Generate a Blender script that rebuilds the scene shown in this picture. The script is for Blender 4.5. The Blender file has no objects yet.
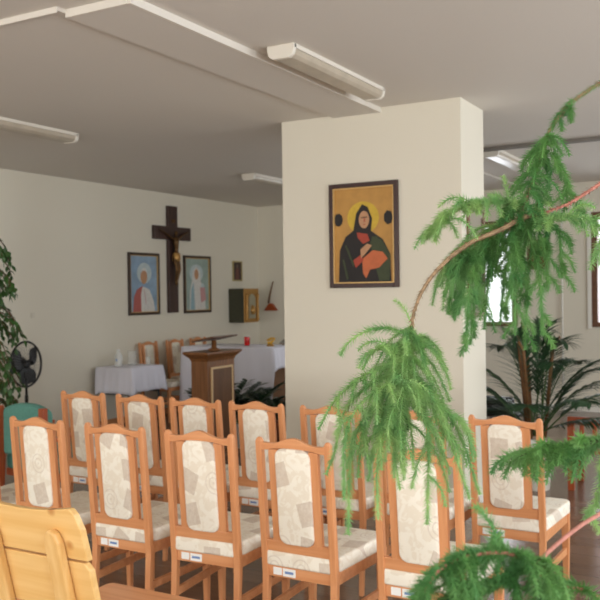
import bpy, bmesh, math, random
from mathutils import Vector, Matrix
random.seed(7)
PI = math.pi
D = bpy.data
C = bpy.context.scene.collection

# ---------------------------------------------------------------- helpers
def tag(o, label=None, cat=None, group=None, kind=None):
    if label: o['label'] = label
    if cat: o['category'] = cat
    if group: o['group'] = group
    if kind: o['kind'] = kind
    return o

def empty(name, loc, label, cat, group=None, rz=0.0):
    o = D.objects.new(name, None); C.objects.link(o)
    o.location = loc; o.rotation_euler = (0, 0, rz); o.empty_display_size = .1
    return tag(o, label, cat, group)

def obj(name, bm, mat, parent=None, smooth=False, bevel=0, seg=2, sub=0):
    me = D.meshes.new(name)
    bmesh.ops.recalc_face_normals(bm, faces=bm.faces[:])
    bm.to_mesh(me); bm.free()
    if smooth:
        for p in me.polygons: p.use_smooth = True
    for m in (mat if isinstance(mat, (list, tuple)) else [mat]): me.materials.append(m)
    o = D.objects.new(name, me); C.objects.link(o)
    if parent: o.parent = parent
    if bevel:
        b = o.modifiers.new('b', 'BEVEL'); b.width = bevel; b.segments = seg; b.limit_method = 'ANGLE'; b.angle_limit = .6
    if sub:
        s = o.modifiers.new('s', 'SUBSURF'); s.levels = sub; s.render_levels = sub
    return o

def raw(name, verts, faces, mat, parent=None, smooth=False):
    me = D.meshes.new(name); me.from_pydata(verts, [], faces); me.update()
    if smooth:
        me.polygons.foreach_set('use_smooth', [True]*len(me.polygons))
    for m in (mat if isinstance(mat, (list, tuple)) else [mat]): me.materials.append(m)
    o = D.objects.new(name, me); C.objects.link(o)
    if parent: o.parent = parent
    return o

def box(bm, x0, x1, y0, y1, z0, z1):
    v = [bm.verts.new((x, y, z)) for x in (x0, x1) for y in (y0, y1) for z in (z0, z1)]
    for f in ((0,1,3,2),(4,6,7,5),(0,4,5,1),(2,3,7,6),(0,2,6,4),(1,5,7,3)):
        bm.faces.new([v[i] for i in f])
    return v

def prism(bm, pts, a0, a1, axis='y'):
    """pts: 2D outline, extruded along axis."""
    def mk(p, a):
        if axis == 'y': return (p[0], a, p[1])
        if axis == 'z': return (p[0], p[1], a)
        return (a, p[0], p[1])
    A = [bm.verts.new(mk(p, a0)) for p in pts]; B = [bm.verts.new(mk(p, a1)) for p in pts]
    bm.faces.new(A); bm.faces.new(B[::-1])
    n = len(pts)
    for i in range(n): bm.faces.new((A[i], B[i], B[(i+1) % n], A[(i+1) % n]))

def ring_sweep(bm, path, radii, n=8, cap=True):
    """tube through 3D points"""
    P = [Vector(p) for p in path]; rings = []
    if not hasattr(radii, '__len__'): radii = [radii]*len(P)
    up = Vector((0, 0, 1))
    for i, p in enumerate(P):
        t = (P[min(i+1, len(P)-1)]-P[max(i-1, 0)]).normalized()
        a = t.cross(up)
        if a.length < .05: a = t.cross(Vector((1, 0, 0)))
        a.normalize(); b = t.cross(a)
        rings.append([bm.verts.new(p+(a*math.cos(2*PI*k/n)+b*math.sin(2*PI*k/n))*radii[i]) for k in range(n)])
    for r0, r1 in zip(rings, rings[1:]):
        for k in range(n): bm.faces.new((r0[k], r0[(k+1) % n], r1[(k+1) % n], r1[k]))
    if cap: bm.faces.new(rings[0][::-1]); bm.faces.new(rings[-1])

def lathe(bm, prof, c=(0, 0, 0), n=24):
    rings = [[bm.verts.new((c[0]+r*math.cos(2*PI*k/n), c[1]+r*math.sin(2*PI*k/n), c[2]+z)) for k in range(n)] for r, z in prof]
    for r0, r1 in zip(rings, rings[1:]):
        for k in range(n): bm.faces.new((r0[k], r0[(k+1) % n], r1[(k+1) % n], r1[k]))
    bm.faces.new(rings[0][::-1]); bm.faces.new(rings[-1])

def rrect(x0, x1, z0, z1, r, n=6):
    out = []
    for cx, cz, a0 in ((x1-r, z1-r, 0), (x0+r, z1-r, PI/2), (x0+r, z0+r, PI), (x1-r, z0+r, 1.5*PI)):
        for i in range(n+1):
            a = a0+PI/2*i/n; out.append((cx+r*math.cos(a), cz+r*math.sin(a)))
    return out

def ell(cx, cz, rx, rz, n=28):
    return [(cx+rx*math.cos(2*PI*i/n), cz+rz*math.sin(2*PI*i/n)) for i in range(n)]

def copy_tree(o, parent=None):
    c = o.copy(); C.objects.link(c)
    if parent: c.parent = parent
    for ch in list(o.children): copy_tree(ch, c)
    return c

# ---------------------------------------------------------------- materials
def srgb(r, g, b):
    f = lambda v: (v/255/12.92) if v/255 <= .04045 else ((v/255+.055)/1.055)**2.4
    return (f(r), f(g), f(b), 1)

def mat(name, col, rough=.5, metal=0, spec=.5, noise=0, nscale=20, stretch=(1, 1, 1), bump=0, bscale=200, trans=0, col2=None, coat=0):
    m = D.materials.new(name); m.use_nodes = True; nt = m.node_tree; N = nt.nodes; L = nt.links
    b = N['Principled BSDF']; b.inputs['Base Color'].default_value = col
    b.inputs['Roughness'].default_value = rough; b.inputs['Metallic'].default_value = metal
    b.inputs['Specular IOR Level'].default_value = spec; b.inputs['Coat Weight'].default_value = coat
    tc = N.new('ShaderNodeTexCoord'); mp = N.new('ShaderNodeMapping'); mp.inputs['Scale'].default_value = stretch
    L.new(tc.outputs['Object'], mp.inputs[0])
    if noise or col2:
        n = N.new('ShaderNodeTexNoise'); n.inputs['Scale'].default_value = nscale; n.inputs['Detail'].default_value = 5
        L.new(mp.outputs[0], n.inputs[0])
        r = N.new('ShaderNodeValToRGB'); r.color_ramp.elements[0].position = .35; r.color_ramp.elements[1].position = .65
        c2 = col2 or tuple(c*(1-noise) for c in col[:3])+(1,)
        r.color_ramp.elements[0].color = c2; r.color_ramp.elements[1].color = col
        L.new(n.outputs[0], r.inputs[0]); L.new(r.outputs[0], b.inputs['Base Color'])
    if bump:
        n2 = N.new('ShaderNodeTexNoise'); n2.inputs['Scale'].default_value = bscale; n2.inputs['Detail'].default_value = 3
        L.new(tc.outputs['Object'], n2.inputs[0])
        bp = N.new('ShaderNodeBump'); bp.inputs['Strength'].default_value = bump; bp.inputs['Distance'].default_value = .003
        L.new(n2.outputs[0], bp.inputs['Height']); L.new(bp.outputs[0], b.inputs['Normal'])
    return m

def wood(name, c1, c2, axis='z', scale=1.0, rough=.4, knots=False):
    st = {'x': (1.2, 22, 22), 'y': (22, 1.2, 22), 'z': (22, 22, 1.2)}[axis]
    m = mat(name, c1, rough, stretch=st, nscale=scale*2.2, col2=c2)
    if knots:
        nt = m.node_tree; N = nt.nodes; L = nt.links; b = N['Principled BSDF']
        src = b.inputs['Base Color'].links[0].from_socket
        tc = N.new('ShaderNodeTexCoord')
        v = N.new('ShaderNodeTexVoronoi'); v.inputs['Scale'].default_value = 7
        L.new(tc.outputs['Object'], v.inputs[0])
        r = N.new('ShaderNodeValToRGB'); r.color_ramp.elements[0].position = .05; r.color_ramp.elements[1].position = .16
        r.color_ramp.elements[0].color = (1, 1, 1, 1); r.color_ramp.elements[1].color = (0, 0, 0, 1)
        L.new(v.outputs['Distance'], r.inputs[0])
        mx = N.new('ShaderNodeMixRGB'); mx.inputs[2].default_value = srgb(176, 112, 52)
        L.new(r.outputs[0], mx.inputs[0]); L.new(src, mx.inputs[1]); L.new(mx.outputs[0], b.inputs['Base Color'])
    return m

M = {}
M['wall'] = mat('wall plaster', srgb(222, 216, 200), .9, bump=.25, bscale=60)
M['ceil'] = mat('ceiling paint', srgb(214, 208, 199), .95, bump=.2, bscale=40)
M['trim'] = mat('white trim', srgb(232, 230, 222), .6)
M['brownframe'] = mat('brown window frame', srgb(112, 74, 50), .45, noise=.25, nscale=30)
M['beech'] = wood('beech frame', srgb(216, 152, 104), srgb(203, 136, 88), 'z', 1, .38)
M['beechx'] = wood('beech rail', srgb(218, 155, 107), srgb(205, 138, 90), 'x', 1, .38)
M['darkbeech'] = wood('reddish stained wood', srgb(170, 82, 40), srgb(146, 64, 30), 'z', 1, .35)
M['pine'] = wood('knotty pine across', srgb(232, 192, 128), srgb(222, 176, 108), 'x', .7, .35, knots=True)
M['pinez'] = wood('knotty pine upright', srgb(230, 190, 128), srgb(218, 172, 106), 'z', .7, .35)
M['oak'] = wood('ambo wood', srgb(134, 88, 50), srgb(110, 70, 38), 'z', 1, .4)
M['oakdark'] = wood('ambo panel wood', srgb(112, 74, 44), srgb(92, 60, 34), 'z', 1, .4)
M['gold'] = mat('gold leaf', srgb(196, 150, 84), .4, metal=.5, noise=.35, nscale=60, bump=.5, bscale=90)
M['crosswood'] = wood('dark cross wood', srgb(66, 42, 36), srgb(50, 32, 28), 'z', 1, .45)
M['bronze'] = mat('bronze corpus', srgb(104, 76, 46), .35, metal=.7, noise=.3)
M['darkframe'] = mat('dark picture frame', srgb(60, 40, 28), .35, noise=.3, nscale=40)
M['maroonframe'] = mat('maroon picture frame', srgb(58, 30, 24), .4, noise=.2)
M['cloth'] = mat('white tablecloth', srgb(226, 226, 238), .9, bump=.3, bscale=300)
M['black'] = mat('black plastic', srgb(12, 12, 14), .4)
M['grey'] = mat('grey metal', srgb(120, 122, 124), .35, metal=.6)
M['silver'] = mat('silver', srgb(190, 192, 195), .25, metal=.9)
M['lampwhite'] = mat('aged lamp plastic', srgb(222, 216, 204), .5)
M['white'] = mat('white plastic', srgb(238, 238, 236), .45)
M['bluep'] = mat('blue print', srgb(110, 140, 190), .6)
M['teal'] = mat('teal upholstery', srgb(92, 148, 136), .9, bump=.5, bscale=400, noise=.12, nscale=60)
M['red'] = mat('red candle glass', srgb(200, 30, 28), .2)
M['yellow'] = mat('yellow petals', srgb(225, 180, 60), .7)
M['soil'] = mat('potting soil', srgb(52, 38, 28), 1, noise=.4, nscale=60)
M['terra'] = mat('terracotta', srgb(150, 88, 60), .8, noise=.15)
M['leafdark'] = mat('dark glossy leaf', srgb(34, 62, 38), .3, noise=.35, nscale=14)
M['ficus'] = mat('ficus leaf', srgb(58, 98, 40), .4, noise=.4, nscale=9)
M['palm'] = mat('palm leaflet', srgb(50, 84, 52), .5, noise=.35, nscale=6)
M['cane'] = mat('palm cane sheath', srgb(122, 84, 48), .7, noise=.35, nscale=25)
M['palmstem'] = mat('green palm stem', srgb(70, 96, 50), .6, noise=.3, nscale=25)
M['needle'] = mat('young araucaria needles', srgb(186, 216, 146), .45, noise=.35, nscale=22, col2=srgb(138, 190, 122))
M['needled'] = mat('mature araucaria needles', srgb(136, 184, 108), .5, noise=.35, nscale=18, col2=srgb(94, 154, 88))
M['bark'] = mat('dry brown bark', srgb(166, 138, 106), .8, noise=.45, nscale=120)
M['pinkbark'] = mat('reddish young bark', srgb(194, 128, 112), .7, noise=.3, nscale=90)
M['trunk'] = mat('grey brown trunk', srgb(110, 84, 62), .9, noise=.4, nscale=40, bump=.8, bscale=40)
for m in ('needle', 'needled'):
    nt = M[m].node_tree; b = nt.nodes['Principled BSDF']; tl = nt.nodes.new('ShaderNodeBsdfTranslucent'); ms = nt.nodes.new('ShaderNodeMixShader')
    ms.inputs[0].default_value = .4
    nt.links.new(b.inputs['Base Color'].links[0].from_socket, tl.inputs[0]); nt.links.new(b.outputs[0], ms.inputs[1]); nt.links.new(tl.outputs[0], ms.inputs[2])
    nt.links.new(ms.outputs[0], nt.nodes['Material Output'].inputs[0])

def floor_mat():
    m = D.materials.new('laminate floor'); m.use_nodes = True; nt = m.node_tree; N = nt.nodes; L = nt.links
    b = N['Principled BSDF']; tc = N.new('ShaderNodeTexCoord')
    br = N.new('ShaderNodeTexBrick'); br.inputs['Scale'].default_value = 1
    br.inputs['Brick Width'].default_value = 1.2; br.inputs['Row Height'].default_value = .19
    br.inputs['Mortar Size'].default_value = .002
    br.inputs['Color1'].default_value = srgb(142, 112, 90); br.inputs['Color2'].default_value = srgb(124, 96, 76)
    br.inputs['Mortar'].default_value = srgb(70, 52, 40)
    L.new(tc.outputs['Object'], br.inputs[0])
    mp = N.new('ShaderNodeMapping'); mp.inputs['Scale'].default_value = (1.5, 25, 1); L.new(tc.outputs['Object'], mp.inputs[0])
    n = N.new('ShaderNodeTexNoise'); n.inputs['Scale'].default_value = 2; n.inputs['Detail'].default_value = 6; L.new(mp.outputs[0], n.inputs[0])
    mx = N.new('ShaderNodeMixRGB'); mx.blend_type = 'MULTIPLY'; mx.inputs[0].default_value = .45
    L.new(br.outputs[0], mx.inputs[1]); L.new(n.outputs[0], mx.inputs[2]); L.new(mx.outputs[0], b.inputs['Base Color'])
    b.inputs['Roughness'].default_value = .2; b.inputs['Specular IOR Level'].default_value = .7
    return m
M['floor'] = floor_mat()

def fabric_mat():
    """cream upholstery woven with scattered taupe squares and thin rings"""
    m = D.materials.new('cream patterned upholstery'); m.use_nodes = True; nt = m.node_tree; N = nt.nodes; L = nt.links
    b = N['Principled BSDF']; b.inputs['Roughness'].default_value = .95; b.inputs['Specular IOR Level'].default_value = .2
    def math_(op, a, c=None):
        n = N.new('ShaderNodeMath'); n.operation = op
        for i, v in enumerate((a, c)):
            if v is None: continue
            if isinstance(v, (int, float)): n.inputs[i].default_value = v
            else: L.new(v, n.inputs[i])
        return n.outputs[0]
    tc = N.new('ShaderNodeTexCoord'); oi = N.new('ShaderNodeObjectInfo')
    sep = N.new('ShaderNodeSeparateXYZ'); L.new(tc.outputs['Object'], sep.inputs[0])
    u = math_('ADD', math_('MULTIPLY', sep.outputs[0], 7.6), math_('MULTIPLY', oi.outputs['Random'], 37.3))
    v0 = math_('ADD', sep.outputs[2], math_('MULTIPLY', sep.outputs[1], .9))
    v = math_('ADD', math_('MULTIPLY', v0, 7.0), math_('MULTIPLY', oi.outputs['Random'], 91.7))
    cu, cv = math_('FLOOR', u), math_('FLOOR', v)
    cell = N.new('ShaderNodeCombineXYZ'); L.new(cu, cell.inputs[0]); L.new(cv, cell.inputs[1])
    wn = N.new('ShaderNodeTexWhiteNoise'); L.new(cell.outputs[0], wn.inputs[0])
    lu, lv = math_('SUBTRACT', math_('FRACT', u), .5), math_('SUBTRACT', math_('FRACT', v), .5)
    loc = N.new('ShaderNodeCombineXYZ'); L.new(lu, loc.inputs[0]); L.new(lv, loc.inputs[1])
    vr = N.new('ShaderNodeVectorRotate'); vr.rotation_type = 'Z_AXIS'; L.new(loc.outputs[0], vr.inputs['Vector'])
    L.new(math_('MULTIPLY', wn.outputs[0], 2.2), vr.inputs['Angle'])
    s2 = N.new('ShaderNodeSeparateXYZ'); L.new(vr.outputs[0], s2.inputs[0])
    mxd = math_('MAXIMUM', math_('ABSOLUTE', s2.outputs[0]), math_('ABSOLUTE', s2.outputs[1]))
    sq = math_('LESS_THAN', mxd, .33)
    pick = math_('GREATER_THAN', wn.outputs[0], .58)
    sq = math_('MULTIPLY', sq, pick)
    ln = N.new('ShaderNodeVectorMath'); ln.operation = 'LENGTH'; L.new(loc.outputs[0], ln.inputs[0])
    rad = math_('FRACT', math_('MULTIPLY', ln.outputs['Value'], 7))
    rg = math_('MULTIPLY', math_('LESS_THAN', rad, .3), math_('LESS_THAN', ln.outputs['Value'], .42))
    rg = math_('MULTIPLY', rg, math_('LESS_THAN', wn.outputs[0], .26))
    rg = math_('MULTIPLY', rg, .45)
    nz = N.new('ShaderNodeTexNoise'); nz.inputs['Scale'].default_value = 90; L.new(tc.outputs['Object'], nz.inputs[0])
    amt = math_('MULTIPLY', math_('MAXIMUM', math_('MULTIPLY', sq, .8), rg), math_('ADD', math_('MULTIPLY', nz.outputs[0], .8), .45))
    n3 = N.new('ShaderNodeTexNoise'); n3.inputs['Scale'].default_value = 14; n3.inputs['Distortion'].default_value = 2; L.new(tc.outputs['Object'], n3.inputs[0])
    r = N.new('ShaderNodeValToRGB'); r.color_ramp.elements[0].color = srgb(232, 223, 206); r.color_ramp.elements[1].color = srgb(240, 234, 220)
    r.color_ramp.elements[0].position = .44; r.color_ramp.elements[1].position = .5
    L.new(n3.outputs[0], r.inputs[0])
    mx = N.new('ShaderNodeMixRGB'); mx.use_clamp = True; mx.inputs[2].default_value = srgb(200, 184, 168)
    L.new(amt, mx.inputs[0]); L.new(r.outputs[0], mx.inputs[1]); L.new(mx.outputs[0], b.inputs['Base Color'])
    bp = N.new('ShaderNodeBump'); bp.inputs['Strength'].default_value = .3; bp.inputs['Distance'].default_value = .002
    n4 = N.new('ShaderNodeTexNoise'); n4.inputs['Scale'].default_value = 400; L.new(tc.outputs['Object'], n4.inputs[0])
    L.new(n4.outputs[0], bp.inputs['Height']); L.new(bp.outputs[0], b.inputs['Normal'])
    return m
M['fabric'] = fabric_mat()

def glass_mat(name, tint=(1, 1, 1, 1), refl=.1, rough=.02):
    m = D.materials.new(name); m.use_nodes = True; nt = m.node_tree; N = nt.nodes; L = nt.links
    N.remove(N['Principled BSDF']); out = N['Material Output']
    t = N.new('ShaderNodeBsdfTransparent'); t.inputs[0].default_value = tint
    g = N.new('ShaderNodeBsdfGlossy'); g.inputs['Roughness'].default_value = rough
    fr = N.new('ShaderNodeFresnel'); fr.inputs[0].default_value = 1.5
    ad = N.new('ShaderNodeMath'); ad.operation = 'ADD'; ad.inputs[1].default_value = refl-.04; ad.use_clamp = True
    L.new(fr.outputs[0], ad.inputs[0])
    mx = N.new('ShaderNodeMixShader'); L.new(ad.outputs[0], mx.inputs[0]); L.new(t.outputs[0], mx.inputs[1]); L.new(g.outputs[0], mx.inputs[2])
    L.new(mx.outputs[0], out.inputs[0]); return m
M['glass'] = glass_mat('window glass')
M['tableglass'] = glass_mat('clear tableware glass', (.97, .98, .98, 1), .06)
def frosted(name, col, a):
    m = D.materials.new(name); m.use_nodes = True; b = m.node_tree.nodes['Principled BSDF']
    b.inputs['Base Color'].default_value = col; b.inputs['Alpha'].default_value = a; b.inputs['Roughness'].default_value = .3; return m
M['frostclear'] = frosted('clear tableware', srgb(226, 232, 232), .22)
M['frost'] = frosted('milky translucent plastic', srgb(236, 238, 236), .6)

def flat(name, col, rough=.7): return mat(name, srgb(*col), rough, noise=.12, nscale=30)

# ---------------------------------------------------------------- camera
HX, F = 1.62, 850.29
R_ = Vector((.8724, .4885, -.0140)); U_ = Vector((.0079, .0146, .99986)); FW = Vector((-.4886, .8724, -.0096))
FW.normalize(); R_ = FW.cross(U_).normalized(); U_ = R_.cross(FW).normalized()
EYE = Vector((0, 0, HX))
cam_d = D.cameras.new('camera'); cam = D.objects.new('camera', cam_d); C.objects.link(cam)
mw = Matrix((R_, U_, -FW)).transposed().to_4x4(); mw.translation = EYE
cam.matrix_world = mw
cam_d.sensor_width = 36; cam_d.lens = F/600*36; cam_d.clip_start = .05
cam_d.dof.use_dof = True; cam_d.dof.focus_distance = 1.75; cam_d.dof.aperture_fstop = (cam_d.lens/1000)/.0045
bpy.context.scene.camera = cam

def at(px, py, d):
    """a point seen at (px, py) in the photo, d metres deep; used to lay the plants out in the room"""
    return EYE+(R_*(px-300)+U_*(300-py)+FW*F)*(d/F)

# ---------------------------------------------------------------- the room
X0, X1, Y0, Y1, H = -7.2, 3.0, -3.0, 11.5, 3.0
def wall_with_holes(name, axis, pos, thick, a0, a1, holes, mat_):
    """axis 'x': wall in plane x=pos spanning y a0..a1; holes (u0,u1,z0,z1)"""
    bm = bmesh.new()
    us = sorted({a0, a1, *[h[0] for h in holes], *[h[1] for h in holes]})
    for u0, u1 in zip(us, us[1:]):
        zs = [(0.0, H)]
        for h in holes:
            if h[0] <= u0 and h[1] >= u1:
                zs = [(0.0, h[2]), (h[3], H)]
        for z0, z1 in zs:
            p0, p1 = sorted((pos, pos+thick))
            if axis == 'x': box(bm, p0, p1, u0, u1, z0, z1)
            else: box(bm, u0, u1, p0, p1, z0, z1)
    bmesh.ops.remove_doubles(bm, verts=bm.verts[:], dist=1e-5)
    return tag(obj(name, bm, mat_), kind='structure')

bm = bmesh.new(); box(bm, X0-.3, X1+.3, Y0-.3, Y1+.3, -.1, 0); tag(obj('floor', bm, M['floor']), kind='structure')
bm = bmesh.new(); box(bm, X0-.3, X1+.3, Y0-.3, Y1+.3, H, H+.2); tag(obj('ceiling', bm, M['ceil']), kind='structure')
bm = bmesh.new(); box(bm, X0-.3, X0, Y0, Y1, 0, H); tag(obj('wall_left', bm, M['wall']), kind='structure')

W1 = (-4.35, -3.06, 1.11, 2.55)
W2 = (-2.09, -.35, 1.11, 2.60)
wall_with_holes('wall_back', 'y', Y1, .3, X0-.3, X1+.3, [W1, W2], M['wall'])
RW = [(-1.8, -.2, .9, 2.5), (1.2, 2.9, .9, 2.5), (4.3, 6.0, .9, 2.5), (7.6, 9.4, .9, 2.5)]
wall_with_holes('wall_right', 'x', X1, .3, Y0, Y1, RW, M['wall'])
FWH = [(-6.4, -4.4, .8, 2.4), (-3.4, -1.4, .8, 2.4), (-.4, 1.6, .8, 2.4)]
wall_with_holes('wall_front', 'y', Y0, -.3, X0-.3, X1+.3, FWH, M['wall'])

# thin dropped ceiling board and strip (the steps at the top left), step by the far bay
bm = bmesh.new(); box(bm, X0, -2.985, 3.0, Y1, H-.02, H); tag(obj('trim_1', bm, M['ceil']), kind='structure')
bm = bmesh.new(); box(bm, -2.985, -2.585, 3.06, 5.90, H-.038, H); tag(obj('trim_2', bm, M['ceil']), kind='structure')
bm = bmesh.new(); box(bm, -2.60, -2.583, 3.055, 5.90, H-.040, H-.001); box(bm, -2.985, -2.60, 3.05, 3.062, H-.040, H-.001)
box(bm, X0, -2.99, 2.992, 3.002, H-.03, H-.001)
M['lip'] = mat('board edge with painted light', srgb(222, 216, 206), .8)  # paler than the ceiling: light catching the board edges is put into the colour
tag(obj('trim_3', bm, M['lip']), kind='structure')
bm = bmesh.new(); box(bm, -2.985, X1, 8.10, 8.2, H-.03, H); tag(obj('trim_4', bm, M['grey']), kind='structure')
for o in [D.objects['trim_4']]: o.data.materials[0] = mat('ceiling strip with painted shadow', srgb(120, 114, 106), .9)  # dark tone paints in the shadow line at the ceiling step

# pillar
bm = bmesh.new(); box(bm, -3.45, -1.965, 5.90, 6.44, 0, H); tag(obj('wall_pillar', bm, M['wall']), kind='structure')
bm = bmesh.new()
box(bm, -3.462, -1.953, 5.888, 5.90, 0, .08); box(bm, -1.965, -1.953, 5.90, 6.44, 0, .08)
tag(obj('baseboard_pillar', bm, M['trim'], bevel=.003), kind='structure')
bm = bmesh.new(); box(bm, X0, X0+.012, Y0, Y1, 0, .08); tag(obj('baseboard_left', bm, M['beechx'], bevel=.003), kind='structure')
bm = bmesh.new(); box(bm, X0, X1, Y1-.012, Y1, 0, .08); tag(obj('baseboard_back', bm, M['trim'], bevel=.003), kind='structure')

# windows of the far wall: frame, sash, glass, inner sill
def window(n, w, mull=()):
    x0, x1, z0, z1 = w; t = .075
    bm = bmesh.new(); y0, y1 = Y1-.02, Y1+.1
    box(bm, x0, x0+t, y0, y1, z0, z1); box(bm, x1-t, x1, y0, y1, z0, z1)
    box(bm, x0+t, x1-t, y0, y1, z0, z0+t*.8); box(bm, x0+t, x1-t, y0, y1, z1-t, z1)
    for m in mull: box(bm, m-t/2, m+t/2, y0, y1, z0+t*.8, z1-t)
    o = tag(obj('window_%d' % n, bm, M['brownframe'], bevel=.004), kind='structure')
    bm = bmesh.new(); box(bm, x0+t, x1-t, Y1+.03, Y1+.036, z0+t*.8, z1-t); g = obj('pane', bm, M['glass'], o)
    return o
window(1, W1); o2 = window(2, W2, (-1.2,))
bm = bmesh.new(); box(bm, W2[0]-.05, W2[0]-.001, Y1-.03, Y1, W2[2]-.02, W2[3]+.02); tag(obj('trim_5', bm, M['trim'], bevel=.003), kind='structure')
# windows of the walls behind and to the right of the camera
k = 3
for (u0, u1, z0, z1) in RW+FWH:
    bm = bmesh.new(); right = (u0, u1, z0, z1) in RW; t = .07
    def bb(a, b, c, d):
        if right: box(bm, X1+.05, X1+.12, a, b, c, d)
        else: box(bm, a, b, Y0-.12, Y0-.05, c, d)
    bb(u0, u0+t, z0, z1); bb(u1-t, u1, z0, z1); bb(u0+t, u1-t, z0, z0+t); bb(u0+t, u1-t, z1-t, z1); bb((u0+u1)/2-t/2, (u0+u1)/2+t/2, z0+t, z1-t)
    tag(obj('window_%d' % k, bm, M['brownframe'], bevel=.004), kind='structure'); k += 1

# ---------------------------------------------------------------- light
def area(name, loc, rot, sx, sy, e, col=(1, 1, 1)):
    l = D.lights.new(name, 'AREA'); l.shape = 'RECTANGLE'; l.size = sx; l.size_y = sy; l.energy = e; l.color = col
    o = D.objects.new(name, l); C.objects.link(o); o.location = loc; o.rotation_euler = rot; return o
for i, (u0, u1, z0, z1) in enumerate(FWH):
    area('daylight', ((u0+u1)/2, Y0-.02, (z0+z1)/2), (PI/2, 0, 0), u1-u0-.1, z1-z0-.1, 74, (1, .975, .93))
for i, (u0, u1, z0, z1) in enumerate(RW):
    area('daylight', (X1+.02, (u0+u1)/2, (z0+z1)/2), (PI/2, 0, PI/2), u1-u0-.1, z1-z0-.1, [74, 80, 80, 70][i], (.89, .95, 1))
for w, e in ((W1, 26), (W2, 34)):
    area('daylight', ((w[0]+w[1])/2, Y1+.2, (w[2]+w[3])/2), (-PI/2, 0, 0), w[1]-w[0]-.1, w[3]-w[2]-.1, e, (.9, .95, 1))
w = D.worlds.new('sky'); bpy.context.scene.world = w; w.use_nodes = True
w.node_tree.nodes['Background'].inputs[0].default_value = (.92, .96, 1, 1)
w.node_tree.nodes['Background'].inputs[1].default_value = 2.2

# ---------------------------------------------------------------- ceiling lamps
def ceiling_lamp(x, y0, y1, label, zc=H, w=.175):
    t = empty('ceiling_lamp', (x, (y0+y1)/2, zc-.075), label, 'ceiling light', 'fluorescent ceiling lamps')
    L2 = (y1-y0)/2; hh = .075
    bm = bmesh.new(); prism(bm, [(-w/2, hh), (w/2, hh), (w/2, hh-.025), (-w/2, hh-.025)], -L2+.01, L2-.01); obj('housing', bm, M['lampwhite'], t, bevel=.002)
    prof = [(-w*.47, .05), (-w*.42, .02), (-w*.3, .003), (w*.3, .003), (w*.42, .02), (w*.47, .05)]
    bm = bmesh.new(); prism(bm, prof, -L2+.03, L2-.03); obj('diffuser', bm, M['diffuser'], t, bevel=.004)
    pe = [(-w*.5, hh), (-w*.5, .045), (-w*.44, .014), (-w*.3, -.003), (w*.3, -.003), (w*.44, .014), (w*.5, .045), (w*.5, hh)]
    for s in (-1, 1):
        bm = bmesh.new(); a = sorted((s*L2, s*(L2-.03))); prism(bm, pe, a[0], a[1]); obj('end_cap', bm, M['lampwhite'], t, bevel=.004)
    return t
M['diffuser'] = mat('ribbed lamp diffuser', srgb(186, 174, 156), .3, noise=.15, nscale=8)
ceiling_lamp(-2.40, 4.10, 5.36, 'unlit fluorescent ceiling lamp with ribbed cover in front of the pillar, nearest of the lamps')
ceiling_lamp(-5.20, 4.0, 5.36, 'long unlit ceiling lamp over the left wall side, cut off by the left photo edge', H-.02)
ceiling_lamp(-5.25, 8.20, 9.46, 'small distant ceiling lamp just left of the pillar top, above the altar', H-.02)
ceiling_lamp(-2.45, 8.25, 9.60, 'ceiling lamp in the far bay right of the pillar, half behind the green branch')

# ---------------------------------------------------------------- dining chairs
def shear_back(o):
    """lean the back of a chair: everything above the seat tips backwards"""
    for v in o.data.vertices:
        z = v.co.z
        v.co.y += .045-.05*max(0, (z-.42)/.58)-(.03*(.42-z)/.42 if z < .42 else 0)

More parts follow.
